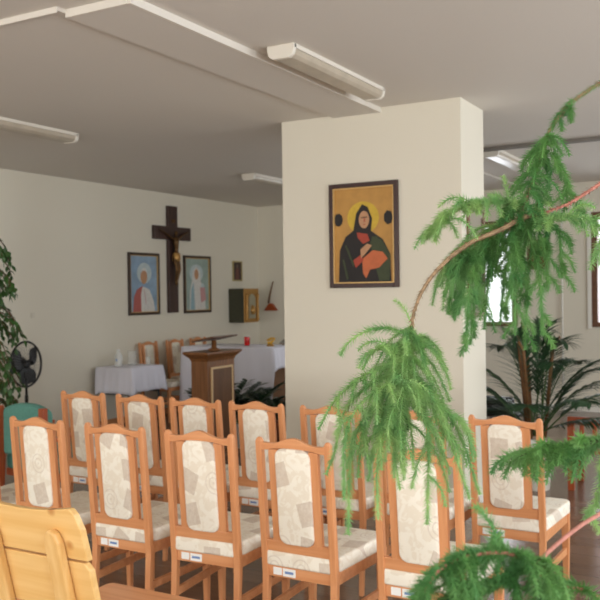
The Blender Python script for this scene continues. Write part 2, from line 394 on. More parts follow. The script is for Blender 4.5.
def make_chair():
    t = empty('upholstered_chair', (0, 0, 0), '', 'chair', 'beech chairs with tall upholstered backs')
    for s in (-1, 1):
        bm = bmesh.new(); x = s*.166
        secs = [(0, .012), (.40, .0155), (.75, .0148), (.955, .0145), (.985, .014), (.998, .009), (1.001, .004)]
        rings = [[bm.verts.new((x+a*h, b*h, z)) for a, b in ((-1, -1), (1, -1), (1, 1), (-1, 1))] for z, h in secs]
        for r0, r1 in zip(rings, rings[1:]):
            for k in range(4): bm.faces.new((r0[k], r0[(k+1) % 4], r1[(k+1) % 4], r1[k]))
        bm.faces.new(rings[0][::-1]); bm.faces.new(rings[-1])
        p = obj('back_post', bm, M['beech'], t, bevel=.003); shear_back(p)
    for s in (-1, 1):
        bm = bmesh.new(); x = s*.182; y = .475
        rings = [[bm.verts.new((x+a*h, y+b*h, z)) for a, b in ((-1, -1), (1, -1), (1, 1), (-1, 1))] for z, h in ((0, .012), (.36, .019), (.445, .019))]
        for r0, r1 in zip(rings, rings[1:]):
            for k in range(4): bm.faces.new((r0[k], r0[(k+1) % 4], r1[(k+1) % 4], r1[k]))
        bm.faces.new(rings[0][::-1]); bm.faces.new(rings[-1])
        obj('leg', bm, M['beech'], t, bevel=.003)
    # crest rail
    top = []
    for i in range(25):
        x = -.165+.33*i/24
        top.append((x, .972+.012*abs(x/.165)**3*1.0+.034*math.exp(-(x/.07)**2)))
    bot = [(.165, .946), (.13, .948), (.085, .957), (0, .962), (-.085, .957), (-.13, .948), (-.165, .946)]
    bm = bmesh.new(); prism(bm, top+bot, -.012, .012); shear_back(obj('top_rail', bm, M['beechx'], t, bevel=.003))
    bm = bmesh.new(); prism(bm, [(-.165, .507), (.165, .507), (.165, .556), (-.165, .556)], -.012, .012); shear_back(obj('lower_rail', bm, M['beechx'], t, bevel=.003))
    for s in (-1, 1):
        bm = bmesh.new(); prism(bm, [(s*.076, .55), (s*.120, .55), (s*.120, .95), (s*.076, .955)], -.011, .011)
        shear_back(obj('stile', bm, M['beech'], t, bevel=.003))
    bm = bmesh.new(); prism(bm, rrect(-.084, .084, .546, .961, .040), -.022, .024)
    shear_back(obj('back_panel', bm, M['fabric'], t, True, bevel=.008, seg=3))
    # seat
    bm = bmesh.new()
    out = [(-.158, .022), (.158, .022), (.158, .066), (.180, .072), (.207, .47), (.185, .507), (-.185, .507), (-.207, .47), (-.180, .072), (-.158, .066)]
    prism(bm, out, .443, .508, 'z'); obj('seat', bm, M['fabric'], t, True, bevel=.022, seg=4)
    bm = bmesh.new()
    def bar(p, q, w, z0, z1):
        p = Vector(p); q = Vector(q); d = (q-p).normalized(); n = Vector((-d.y, d.x))*w
        prism(bm, [tuple(p+n), tuple(q+n), tuple(q-n), tuple(p-n)], z0, z1, 'z')
    bar((-.162, .045), (.162, .045), .011, .394, .446)
    bar((-.164, .478), (.164, .478), .011, .394, .446)
    bar((-.168, .06), (-.184, .458), .011, .394, .446); bar((.168, .06), (.184, .458), .011, .394, .446)
    obj('seat_frame', bm, M['beechx'], t, bevel=.003)
    for s in (-1, 1):
        bm = bmesh.new(); bar((s*.166, .045), (s*.182, .462), .009, .225, .262); obj('stretcher', bm, M['beechx'], t, bevel=.003)
    bm = bmesh.new(); box(bm, -.128, -.086, .0325, .0345, .404, .436); st = obj('sticker', bm, M['white'], t)
    bm = bmesh.new(); box(bm, -.080, -.018, .0325, .0345, .402, .436); st = obj('sticker', bm, M['white'], t)
    bm = bmesh.new(); box(bm, -.070, -.028, .0315, .0325, .414, .424); obj('print', bm, M['bluep'], st)
    return t

proto = make_chair()
used = False
FY, BY = 3.095, 4.065
front = [(-3.94, 'beech chair of the nearer row cut off by the left photo edge'),
         (-3.44, 'leftmost fully visible beech chair of the nearer row, behind the pine chair'),
         (-2.925, 'second fully visible beech chair from the left in the nearer row'),
         (-2.43, 'beech chair in the middle of the nearer row, third fully visible from the left'),
         (-1.945, 'nearer-row beech chair just left of the drooping green spray, in front of the pillar'),
         (-1.395, 'beech chair of the nearer row hidden at the top by the drooping green spray')]
back = [(-4.05, 'leftmost upholstered beech chair of the farther row, right of the teal armchair'),
        (-3.585, 'second upholstered beech chair from the left in the farther row'),
        (-3.165, 'beech chair of the farther row in front of the wooden ambo'),
        (-2.74, 'beech chair of the farther row in front of the dark green plants'),
        (-2.27, 'farther-row beech chair before the pillar, its right half behind the green spray'),
        (-1.805, 'beech chair of the farther row almost hidden behind the drooping green spray'),
        (-1.325, 'beech chair alone on the right with its whole seat and right legs in view')]
def place(x, y, rz, label, group):
    global used
    c = proto if not used else copy_tree(proto)
    used = True
    c.location = (x, y, 0); c.rotation_euler = (0, 0, rz); c['label'] = label; c['group'] = group
    return c
for x, lb in front: place(x+.17, FY, .06 if x == -2.43 else random.uniform(-.01, .01), lb, 'nearer row of beech chairs')
for x, lb in back: place(x+.17, BY+(.02 if x == -1.325 else 0), .0 if x == -1.325 else random.uniform(-.01, .01), lb, 'farther row of beech chairs')
for y, lb in ((8.66, 'beech chair against the left wall behind the small white-clothed table, leftmost of three'),
              (9.22, 'beech chair against the left wall between the small table and the ambo, middle of three'),
              (9.75, 'beech chair against the left wall mostly hidden behind the ambo')):
    place(-7.12, y, -PI/2, lb, 'beech chairs against the left wall')

# ---------------------------------------------------------------- pine chair in the foreground
t = empty('pine_chair', (-2.085, 1.93, 0), 'knotty yellow pine chair with two wide back boards, nearest at bottom left', 'chair')
def lean(o):
    for v in o.data.vertices:
        v.co.z += .03; v.co.y += -.24*(v.co.z-.45)+.10
wd = .245
bm = bmesh.new()
up = [(-wd, .72)]
bm_top = []
for i in range(31):
    x = -wd+2*wd*i/30; a = abs(x)/wd
    z = .922+.03*a**2
    if a > .84: z -= .075*((a-.84)/.16)**2.2
    bm_top.append((x, z))
prism(bm, [(-wd-.004, .775)]+bm_top+[(wd+.004, .775)], -.013, .013); lean(obj('back_board', bm, M['pine'], t, bevel=.005, seg=3))
bm = bmesh.new(); prism(bm, [(-wd-.005, .59), (-wd-.005, .745), (-wd+.012, .768), (wd-.012, .768), (wd+.005, .745), (wd+.005, .59)], -.013, .013); lean(obj('back_board', bm, M['pine'], t, bevel=.005, seg=3))
for s in (-1, 1):
    bm = bmesh.new(); x = s*.14
    prof = [(x-.035, .40), (x+.035, .40), (x+.030, .83), (x+.018, .865), (x-.004, .872), (x-.022, .86), (x-.032, .82)]
    prism(bm, prof, -.045, -.0135); lean(obj('back_upright', bm, M['pinez'], t, bevel=.008, seg=3))
bm = bmesh.new(); prism(bm, rrect(-.25, .25, .10, .655, .03), .435, .47, 'z'); obj('seat', bm, M['beechx'], t, bevel=.006)
for sx in (-1, 1):
    for y in (.14, .60):
        bm = bmesh.new(); ring_sweep(bm, [(sx*.19, y, .435), (sx*.21, y+(.04 if y > .3 else -.04), 0)], [.026, .018], 10); obj('leg', bm, M['pinez'], t, True)

# ---------------------------------------------------------------- teal armchair, far left
t = empty('teal_armchair', (-4.665, 4.25, 0), 'teal upholstered armchair with reddish brown wooden frame at the left photo edge', 'armchair')
bm = bmesh.new()
tp = [(-.22+.44*i/16, .80+.055*(1-abs(-1+2*i/16)**2.4)) for i in range(17)]
prism(bm, [(-.22, .48)]+tp+[(.22, .48)], .03, .12); obj('backrest', bm, M['teal'], t, True, bevel=.03, seg=4)
bm = bmesh.new(); prism(bm, rrect(-.27, .27, .1, .60, .05), .36, .48, 'z'); obj('seat', bm, M['teal'], t, True, bevel=.03, seg=4)
for s in (-1, 1):
    bm = bmesh.new(); prism(bm, [(-.03, 0), (.02, 0), (.05, .45), (.04, .835), (-.005, .835), (-.01, .45)], s*.216-.026, s*.216+.026, 'x'); obj('back_post', bm, M['darkbeech'], t, bevel=.008, seg=3)
    bm = bmesh.new(); prism(bm, [(.53, 0), (.57, 0), (.57, .60), (.53, .60)], s*.29-.02, s*.29+.02, 'x'); obj('leg', bm, M['darkbeech'], t, bevel=.005)
    bm = bmesh.new(); prism(bm, [(.0, .60), (.60, .62), (.60, .65), (.0, .63)], s*.285-.028, s*.285+.028, 'x'); obj('armrest', bm, M['darkbeech'], t, bevel=.008)
bm = bmesh.new(); box(bm, -.27, .27, .12, .56, .31, .36); obj('seat_frame', bm, M['darkbeech'], t)

# ---------------------------------------------------------------- pedestal fan
fc = Vector((-6.69, 6.2, .92))
t = empty('pedestal_fan', (fc.x, fc.y, 0), 'black pedestal fan with round wire guard beside the leafy potted tree', 'fan')
bm = bmesh.new(); lathe(bm, [(.19, 0), (.19, .02), (.15, .035), (.03, .05), (.03, .06)]); obj('base', bm, M['black'], t, True)
bm = bmesh.new(); ring_sweep(bm, [(0, 0, .05), (0, 0, .6)], .018, 12); ring_sweep(bm, [(0, 0, .6), (0, 0, .80)], .013, 12); obj('pole', bm, M['black'], t, True)
# head axis turned towards +x,-y
ax = Vector((.92, .10, .02)).normalized(); q = Vector((0, 0, 1)).rotation_difference(ax).to_matrix().to_4x4()
def headobj(name, bm, m, smooth=True, sub=None):
    bmesh.ops.transform(bm, matrix=Matrix.Translation((0, 0, .92)) @ q @ Matrix.Scale(1.12, 4), verts=bm.verts[:])
    return obj(name, bm, m, t if sub is None else sub, smooth)
bm = bmesh.new(); lathe(bm, [(.03, -.2), (.06, -.18), (.07, -.10), (.07, -.05), (.04, -.03)]); headobj('motor_housing', bm, M['black'])
bm = bmesh.new(); box(bm, -.11, .02, -.025, .025, .78, .84); obj('neck', bm, M['black'], t, bevel=.008)
bm = bmesh.new()
ring = [(.205*math.cos(2*PI*i/40), .205*math.sin(2*PI*i/40), 0) for i in range(41)]
ring_sweep(bm, ring, .008, 6, cap=False)
for k in range(44):
    a = 2*PI*k/44
    for s in (-1, 1):
        ring_sweep(bm, [(r*math.cos(a), r*math.sin(a), s*.07*math.sqrt(max(0, 1-(r/.207)**2.5))) for r in (.03, .09, .14, .18, .204)], .0011, 3)
gd = headobj('guard', bm, M['grey'])
bm = bmesh.new()
ring_sweep(bm, ring, .0105, 6, cap=False); headobj('guard_ring', bm, M['black'], True, gd)
bm = bmesh.new(); lathe(bm, [(.035, -.035), (.04, .02), (.02, .04)]); hub = headobj('hub', bm, M['black'])
for k in range(3):
    bm = bmesh.new(); vs = []
    for i in range(9):
        r = .03+.155*i/8; w_ = .25+.55*math.sin(PI*min(1, (i+1)/9.5))
        a0 = 2*PI*k/3+.2
        vs.append([bm.verts.new((r*math.cos(a0+w_*j), r*math.sin(a0+w_*j), .025*j+.002*kk)) for kk in (0, 1) for j in (-1, 0, 1)])
    for r0, r1 in zip(vs, vs[1:]):
        for j in (0, 1):
            bm.faces.new((r0[j], r0[j+1], r1[j+1], r1[j])); bm.faces.new((r0[j+3], r1[j+3], r1[j+4], r0[j+4]))
    headobj('blade', bm, M['black'])

# ---------------------------------------------------------------- cloth helper
def draped(name, x0, x1, y0, y1, z, drops, mat_, amp=.02, seed=1, seg=26):
    """top sheet plus hanging skirt; drops = (front, right, back, left)"""
    rnd = random.Random(seed); bm = bmesh.new()
    per = []
    for i in range(seg): per.append((x0+(x1-x0)*i/seg, y0, (0, -1), drops[0]))
    for i in range(seg): per.append((x1, y0+(y1-y0)*i/seg, (1, 0), drops[1]))
    for i in range(seg): per.append((x1-(x1-x0)*i/seg, y1, (0, 1), drops[2]))
    for i in range(seg): per.append((x0, y1-(y1-y0)*i/seg, (-1, 0), drops[3]))
    n = len(per); rows = []
    ph = [rnd.uniform(0, 6) for _ in range(4)]
    for lv in range(8):
        t_ = lv/7; row = []
        for i, (x, y, nn, dr) in enumerate(per):
            side = i//seg; e = (i % seg)/seg
            nx, ny = nn
            dcor = min(e, 1-e)*seg
            if e < .5 and dcor < 2: # blend at corners
                pn = per[(side*seg-1) % n][2]; f = .5-dcor*.25; nx = nx*(1-f)+pn[0]*f; ny = ny*(1-f)+pn[1]*f
            elif dcor < 2:
                pn = per[((side+1)*seg) % n][2]; f = .5-dcor*.25; nx = nx*(1-f)+pn[0]*f; ny = ny*(1-f)+pn[1]*f
            wv = .5+.5*math.sin(i*.9+ph[side])*math.cos(i*.37+ph[(side+1) % 4])
            cor = 1+1.0*max(0, 1-dcor/2)
            off = .004+t_**.8*(.012+amp*wv)*cor
            dz = dr*t_*(1+.12*max(0, 1-dcor/2.5))
            dz = max(dz, 0)
            row.append(bm.verts.new((x+nx*off, y+ny*off, z-dz-(0.003 if lv == 0 else 0))))
        rows.append(row)
    bm.faces.new([bm.verts.new((v.co.x*1, v.co.y, z)) for v in rows[0]])
    topf = list(bm.faces)[-1].verts[:]
    for i in range(n): bm.faces.new((topf[i], topf[(i+1) % n], rows[0][(i+1) % n], rows[0][i]))
    for r0, r1 in zip(rows, rows[1:]):
        for i in range(n): bm.faces.new((r0[i], r0[(i+1) % n], r1[(i+1) % n], r1[i]))
    o = obj(name, bm, mat_, None, True)
    s = o.modifiers.new('s', 'SOLIDIFY'); s.thickness = .0025; s.offset = 1
    return o

# small side table with cloth by the left wall
t = empty('side_table', (-6.83, 7.96, 0), 'small table with thin dark metal legs under a white cloth by the left wall', 'table')
bm = bmesh.new(); box(bm, -.27, .27, -.28, .28, .715, .745); obj('tabletop', bm, M['oak'], t, bevel=.004)
for sx in (-1, 1):
    for sy in (-1, 1):
        bm = bmesh.new(); ring_sweep(bm, [(sx*.235, sy*.25, 0), (sx*.235, sy*.25, .715)], .014, 8); obj('leg', bm, M['black'], t, True)
for yy in (-.25, .25):
    bm = bmesh.new(); box(bm, -.235, .235, yy-.01, yy+.01, .43, .45); obj('stretcher', bm, M['black'], t)
tag(draped('tablecloth', -7.105, -6.555, 7.675, 8.245, .75, (.30, .28, .28, .02), M['cloth'], .03, 3), 'white cloth over the small side table by the left wall', 'tablecloth')
tw = lambda px, py, z: EYE+((at(px, py, 1)-EYE)*((z-HX)/(at(px, py, 1).z-HX)))
t = empty('water_bottle', (-6.92, 7.86, .755), 'pale translucent bottle with a small blue mark on the small side table', 'bottle')
bm = bmesh.new(); lathe(bm, [(.04, 0), (.045, .01), (.045, .13), (.018, .17), (.018, .185)], n=18); obj('body', bm, M['frost'], t, True)
bm = bmesh.new(); lathe(bm, [(.019, .183), (.019, .203)], n=14); obj('cap', bm, M['white'], t, True)
bm = bmesh.new(); box(bm, .0, .022, -.049, -.046, .06, .09); obj('mark', bm, M['bluep'], t)
t = empty('glass_pitcher', (-6.86, 8.04, .755), 'faint clear glass pitcher standing near the bottle on the side table', 'pitcher')
bm = bmesh.new(); lathe(bm, [(.05, 0), (.055, .02), (.05, .14), (.055, .17)], n=18); obj('body', bm, M['frostclear'], t, True)
bm = bmesh.new(); ring_sweep(bm, [(.05, 0, .14), (.09, 0, .13), (.095, 0, .07), (.053, 0, .03)], .006, 6); obj('handle', bm, M['frostclear'], t, True)
tag(obj('drinking_glass', (lambda b: (lathe(b, [(.028, 0), (.033, .1)], n=16), b)[1])(bmesh.new()), M['frostclear'], None, True), 'small clear drinking glass at the right end of the side table', 'glass').location = (-6.70, 8.14, .755)

# ---------------------------------------------------------------- altar
AX0, AX1, AY0, AY1 = -6.55, -5.20, 8.62, 9.32
t = empty('altar_table', ((AX0+AX1)/2, (AY0+AY1)/2, 0), 'wooden altar table under the long white cloth, left of the pillar', 'table')
w2, d2 = (AX1-AX0)/2-.02, (AY1-AY0)/2-.02
bm = bmesh.new(); box(bm, -w2, w2, -d2, d2, .89, .945); obj('tabletop', bm, M['oakdark'], t, bevel=.005)
for sx in (-1, 1):
    bm = bmesh.new(); prism(bm, [(-d2+.05, 0), (d2-.05, 0), (d2-.12, .89), (-d2+.12, .89)], sx*(w2-.10)-.04, sx*(w2-.10)+.04, 'x'); obj('leg', bm, M['oakdark'], t, bevel=.006)
tag(draped('altar_cloth', AX0, AX1, AY0, AY1, .95, (.78, .24, .24, .3), M['cloth'], .035, 9, 34), 'long white altar cloth hanging low at the front behind the ambo', 'tablecloth')
t = empty('votive_candle', (-5.80, 8.98, .955), 'small red candle glass on the altar cloth just right of the ambo', 'candle')
bm = bmesh.new(); lathe(bm, [(.03, 0), (.036, .01), (.036, .10), (.033, .11)], n=18); obj('candle_glass', bm, M['red'], t, True)
bm = bmesh.new(); lathe(bm, [(.031, .112), (.031, .116)], n=18); obj('wax', bm, M['white'], t)
t = empty('flower_arrangement', (-5.44, 8.95, .955), 'small yellow flower arrangement on the altar cloth near the pillar', 'flowers')
bm = bmesh.new(); lathe(bm, [(.045, 0), (.05, .012), (.03, .03)], n=16); obj('bowl', bm, M['gold'], t, True)
rf = random.Random(3)
bm = bmesh.new()
for k in range(16):
    d = Vector((rf.uniform(-1, 1), rf.uniform(-1, 1), rf.uniform(.2, 1.4))).normalized()
    c = Vector((0, 0, .03))+d*rf.uniform(.03, .09); s = .018
    a = d.orthogonal().normalized(); b = d.cross(a)
    vs = [bm.verts.new(c+a*s*math.cos(j*PI/3)+b*s*math.sin(j*PI/3)+d*.006*(j % 2)) for j in range(6)]; cc = bm.verts.new(c-d*.012)
    for j in range(6): bm.faces.new((vs[j], vs[(j+1) % 6], cc))
obj('petals', bm, M['yellow'], t)
t = empty('missal_stand', (-5.30, 9.19, .955), 'silvery sloping book stand on the altar cloth beside the pillar edge', 'book stand')
bm = bmesh.new(); prism(bm, [(-.11, .02), (.11, .10), (.11, .112), (-.11, .032)], -.09, .09, 'x'); obj('plate', bm, M['silver'], t)
bm = bmesh.new(); prism(bm, [(.05, 0), (.10, 0), (.09, .09), (.07, .085)], -.05, .05, 'x'); prism(bm, [(-.11, 0), (-.08, 0), (-.08, .03), (-.11, .024)], -.05, .05, 'x'); obj('foot', bm, M['silver'], t)

# ---------------------------------------------------------------- ambo
AMX, AMY = -4.88, 6.93
t = empty('ambo', (AMX, AMY, 0), 'brown wooden ambo with a gold-edged panel and flared top, left of the altar', 'lectern')
bm = bmesh.new(); box(bm, -.10, .10, -.23, .23, .05, .98); obj('body', bm, M['oak'], t, bevel=.006)
bm = bmesh.new(); box(bm, -.13, .13, -.26, .26, 0, .05); obj('plinth', bm, M['oak'], t, bevel=.008)
bm = bmesh.new()
pr = [(.10, .23, .955), (.11, .245, .985), (.14, .285, 1.02), (.15, .30, 1.03), (.15, .30, 1.05)]
rg = [[bm.verts.new((sx*a, sy*b, z)) for sx, sy in ((-1, -1), (1, -1), (1, 1), (-1, 1))] for a, b, z in pr]
for r0, r1 in zip(rg, rg[1:]):
    for k in range(4): bm.faces.new((r0[k], r0[(k+1) % 4], r1[(k+1) % 4], r1[k]))
bm.faces.new(rg[0][::-1]); bm.faces.new(rg[-1]); obj('cornice', bm, M['oak'], t, bevel=.003)
bm = bmesh.new(); prism(bm, [(-.17, .15), (.17, .15), (.17, .88), (-.17, .88)], .101, .109, 'x'); pn = obj('panel', bm, M['oakdark'], t)
bm = bmesh.new()
for a, b, c, d in ((-.185, -.165, .13, .90), (.165, .185, .13, .90), (-.165, .165, .88, .90), (-.165, .165, .13, .15)): box(bm, .101, .115, a, b, c, d)
obj('moulding', bm, mat('pale gold moulding', srgb(214, 184, 140), .45), pn)
t2 = empty('book_rest', (AMX, AMY+.02, 1.052), 'dark tilted wooden book rest standing on top of the ambo', 'book rest')
bm = bmesh.new(); lathe(bm, [(.06, 0), (.06, .012), (.026, .025), (.024, .1)], n=16); obj('stem', bm, M['oak'], t2, True)
bm = bmesh.new(); prism(bm, [(-.12, .085), (.13, .135), (.13, .15), (-.12, .10)], -.21, .23, 'y'); obj('book_plate', bm, M['oakdark'], t2, bevel=.003)

# ---------------------------------------------------------------- framed pictures
def picture(name, loc, rz, w, h, fw, fm, layers, label, cat='picture', depth=.03, glass=False, group=None, innermat=None):
    """local x to the right, z up, the front looks along local -y"""
    t = empty(name, loc, label, cat, group, rz)
    bm = bmesh.new()
    for a, b, c, d in ((-w/2, -w/2+fw, -h/2, h/2), (w/2-fw, w/2, -h/2, h/2), (-w/2+fw, w/2-fw, h/2-fw, h/2), (-w/2+fw, w/2-fw, -h/2, -h/2+fw)):
        box(bm, a, b, -depth, -.001, c, d)
    fr = obj('frame', bm, fm, t, bevel=.004)
    if innermat:
        bm = bmesh.new(); g = .008
        for a, b, c, d in ((-w/2+fw, -w/2+fw+g, -h/2+fw, h/2-fw), (w/2-fw-g, w/2-fw, -h/2+fw, h/2-fw), (-w/2+fw+g, w/2-fw-g, h/2-fw-g, h/2-fw), (-w/2+fw+g, w/2-fw-g, -h/2+fw, -h/2+fw+g)):
            box(bm, a, b, -depth*.85, -.002, c, d)
        obj('inner_edge', bm, innermat, fr)
    y = -.008
    iw, ih = w-2*fw+.004, h-2*fw+.004
    bm = bmesh.new(); box(bm, -iw/2, iw/2, y, -.001, -ih/2, ih/2)
    cv = obj('canvas', bm, layers[0], t)
    for nm, pts, m in layers[1:]:
        y2 = y-.0008
        P = [(max(-iw/2, min(iw/2, px*iw/2)), max(-ih/2, min(ih/2, pz*ih/2))) for px, pz in pts]
        bm = bmesh.new(); prism(bm, P, y2, y); y = y2
        obj(nm, bm, m, cv)
    if glass:
        bm = bmesh.new(); box(bm, -iw/2, iw/2, y-.006, y-.004, -ih/2, ih/2); obj('glazing', bm, glass if glass is not True else M['glass'], t)
    return t

skin = flat('painted skin', (190, 144, 108)); dk = flat('painted dark mantle', (38, 34, 34)); dg = flat('painted dark green', (64, 72, 48))
rd = flat('painted red', (170, 70, 52)); yl = flat('painted halo yellow', (206, 172, 62)); og = flat('painted orange robe', (196, 106, 66))
goldbg = mat('painted ochre ground', srgb(190, 142, 72), .6, noise=.15, nscale=12)
inner = mat('thin gold edge', srgb(206, 170, 110), .4, metal=.4)
picture('framed_icon', (-2.735, 5.90, 2.045), 0, .575, .80, .035, M['maroonframe'], [
    goldbg,
    ('halo', ell(-.02, .36, .52, .34), yl),
    ('emblem', ell(-.84, .34, .15, .14, 9), dk), ('emblem', ell(.80, .34, .15, .15, 7), dk),
    ('robe', [(-.85, -.98), (-.80, -.3), (-.6, -.02), (-.34, .10), (-.24, .46), (-.04, .64), (.14, .58), (.28, .34), (.24, .08), (.62, -.1), (.85, -.4), (.88, -.98)], dk),
    ('sleeve', [(.2, -.15), (.55, -.08), (.86, -.42), (.82, -.95), (.5, -.95), (.3, -.5)], dg),
    ('collar', [(-.22, .06), (.12, .02), (.2, -.12), (-.02, -.18), (-.2, -.05)], rd),
    ('face', ell(.02, .32, .17, .18), skin), ('brow', [(-.08, .37), (.12, .38), (.12, .36), (-.08, .35)], dk), ('nose', [(.02, .36), (.05, .36), (.06, .27), (.02, .27)], rd), ('mouth', [(-.01, .225), (.08, .225), (.06, .21), (.01, .21)], rd),
    ('garment', [(.28, -.04), (.46, -.04), (.58, -.24), (.36, -.34), (.22, -.26)], dg),
    ('garment', [(-.05, -.5), (.3, -.32), (.62, -.36), (.78, -.5), (.5, -.68), (.2, -.72), (.08, -.9), (-.02, -.8)], og),
    ('cuff', [(-.34, -.52), (-.08, -.4), (.0, -.52), (-.26, -.68)], rd),
    ('hand', [(-.1, -.3), (.12, -.18), (.28, -.22), (.1, -.36), (-.08, -.48)], skin),
    ('fold', [(-.62, -.2), (-.56, -.2), (-.3, -.6), (-.34, -.66)], dg), ('fold', [(-.7, -.5), (-.64, -.5), (-.5, -.9), (-.56, -.92)], dg),
    ], 'large gold-ground picture of a dark-robed haloed figure on the front of the pillar', 'picture', innermat=inner)

bl = mat('painted blue ground', srgb(146, 172, 196), .5, noise=.25, nscale=6); wh = flat('painted white robe', (214, 212, 206)); pk = flat('painted rose', (196, 150, 150))
hl = flat('painted pale glow', (188, 202, 204)); cape = flat('painted red cape', (178, 98, 90)); pb = flat('painted pale blue', (150, 180, 190)); gr = mat('painted grey green ground', srgb(158, 178, 170), .5, noise=.2, nscale=6)
picture('framed_portrait', (X0, 8.68, 1.752), PI/2, .62, .81, .035, M['darkframe'], [
    bl, ('glow', ell(.05, .38, .52, .36), hl),
    ('body', [(-.5, -.98), (-.62, -.5), (-.4, -.22), (.0, -.1), (.4, -.2), (.7, -.6), (.8, -.98)], wh),
    ('cape', [(-.8, -.98), (-.72, -.45), (-.5, -.2), (-.1, -.06), (-.22, -.4), (-.2, -.98)], cape),
    ('head', ell(.0, .26, .24, .27), skin), ('hair', [(-.2, .36), (-.14, .52), (.06, .58), (.22, .46), (.24, .36), (.1, .46), (-.08, .46)], wh),
    ('beads', [(-.02, -.2), (.02, -.2), (.16, -.7), (.12, -.7)], pk)],
    'framed portrait of a person in white robe and red cape, left of the cross', 'picture', innermat=inner)
picture('framed_print', (X0, 9.85, 1.747), PI/2, .64, .81, .035, M['darkframe'], [
    gr, ('halo', ell(-.05, .42, .55, .34), hl), ('robe', [(-.62, -.98), (-.6, -.3), (-.4, .2), (-.36, .5), (-.05, .68), (.25, .5), (.3, .1), (.6, -.2), (.7, -.98)], wh),
    ('mantle', [(-.58, -.98), (-.5, -.2), (-.3, .1), (-.2, -.98)], pb), ('face', ell(-.06, .38, .17, .2), skin),
    ('flower', ell(.45, -.06, .14, .10), hl), ('garment', [(.22, -.12), (.62, -.12), (.72, -.6), (.3, -.7)], pk)],
    'pale framed print of a veiled haloed figure, right of the cross', 'picture', innermat=inner)
picture('framed_picture', (X0, 10.89, 1.95), PI/2, .26, .31, .022, mat('pale gold frame', srgb(170, 154, 104), .5), [
    flat('painted dark ground', (70, 54, 50)), ('figure', [(-.5, -.95), (-.3, .2), (0, .5), (.35, .2), (.5, -.95)], flat('painted muted figure', (110, 70, 62))), ('face', ell(0, .55, .22, .2), flat('dim face', (110, 96, 84)))],
    'tiny dark framed picture above the tabernacle', 'picture', depth=.02)
picture('framed_picture', (-2.775, Y1, 2.08), 0, .29, .40, .035, M['brownframe'], [
    flat('reddish brown ground', (132, 68, 44)), ('figure', [(-.5, -.95), (-.35, .1), (0, .5), (.4, .1), (.5, -.95)], flat('dull dark figure', (88, 48, 36))), ('face', ell(0, .5, .25, .2), flat('dull tan face', (160, 104, 70)))],
    'small brown framed picture on the far wall right of the window, behind the branch', 'picture', depth=.025)
picture('glazed_picture', (-1.965, 6.20, 1.83), PI/2, .40, .84, .035, M['brownframe'], [flat('paper with painted glare', (214, 212, 206)), ('motif', ell(0, 0, .4, .4), flat('faint motif', (200, 198, 190)))],  # pale sheet colour stands in for window glare on the glass
    'narrow brown framed glazed picture full of glare on the right side of the pillar', 'picture', depth=.02, glass=glass_mat('glare glass', refl=.75))

# ---------------------------------------------------------------- crucifix
t = empty('crucifix', (X0, 9.265, 1.36), 'large dark wooden wall cross with a bronze body between two framed pictures', 'crucifix', rz=PI/2)
bm = bmesh.new()
pts = [(-.10, 0), (.10, 0), (.10, .99), (.40, .99), (.40, 1.17), (.10, 1.17), (.10, 1.45), (-.10, 1.45), (-.10, 1.17), (-.40, 1.17), (-.40, .99), (-.10, .99)]
prism(bm, pts, -.05, -.001); obj('cross', bm, M['crosswood'], t, bevel=.006)
bm = bmesh.new(); box(bm, -.035, .035, -.058, -.0505, 1.22, 1.27); obj('title_plate', bm, M['bronze'], t)
def skin_fig(name, pts, edges, m, parent, root=0, sub=2):
    me = D.meshes.new(name); me.from_pydata([p[:3] for p in pts], edges, []); me.materials.append(m)
    o = D.objects.new(name, me); C.objects.link(o); o.parent = parent
    o.modifiers.new('skin', 'SKIN'); sl = me.skin_vertices[0].data
    for i, p in enumerate(pts): sl[i].radius = (p[3], p[3]*.85)
    sl[root].use_root = True
    s = o.modifiers.new('s', 'SUBSURF'); s.levels = s.render_levels = sub
    for p in me.polygons: p.use_smooth = True
    return o
y = -.085
P = [(0.0, y, .78, .040), (0.01, y-.008, .86, .034), (.0, y-.012, .94, .048), (0, y-.008, 1.0, .036), (0, y-.012, 1.035, .018), (-.015, y-.03, 1.075, .032), (-.018, y-.03, 1.11, .022),
     (-.06, y, 1.0, .022), (-.16, y+.01, 1.055, .016), (-.27, y+.015, 1.10, .011), (-.31, y+.017, 1.11, .012),
     (.06, y, 1.0, .022), (.16, y+.01, 1.055, .016), (.27, y+.015, 1.10, .011), (.31, y+.017, 1.11, .012),
     (-.03, y-.01, .72, .034), (-.03, y-.045, .59, .024), (-.01, y-.0, .42, .015), (-.008, y-.02, .37, .014),
     (.03, y-.01, .72, .034), (.035, y-.04, .59, .024), (.012, y-.008, .42, .015), (.01, y-.03, .37, .014)]
E_ = [(0, 1), (1, 2), (2, 3), (3, 4), (4, 5), (5, 6), (3, 7), (7, 8), (8, 9), (9, 10), (3, 11), (11, 12), (12, 13), (13, 14), (0, 15), (15, 16), (16, 17), (17, 18), (0, 19), (19, 20), (20, 21), (21, 22)]
body = skin_fig('corpus', P, E_, M['bronze'], t)
bm = bmesh.new(); lathe(bm, [(.052, .70), (.058, .74), (.05, .80), (.046, .81)], (0.005, y-.008, 0), 16); obj('loincloth', bm, M['gold'], body, True)

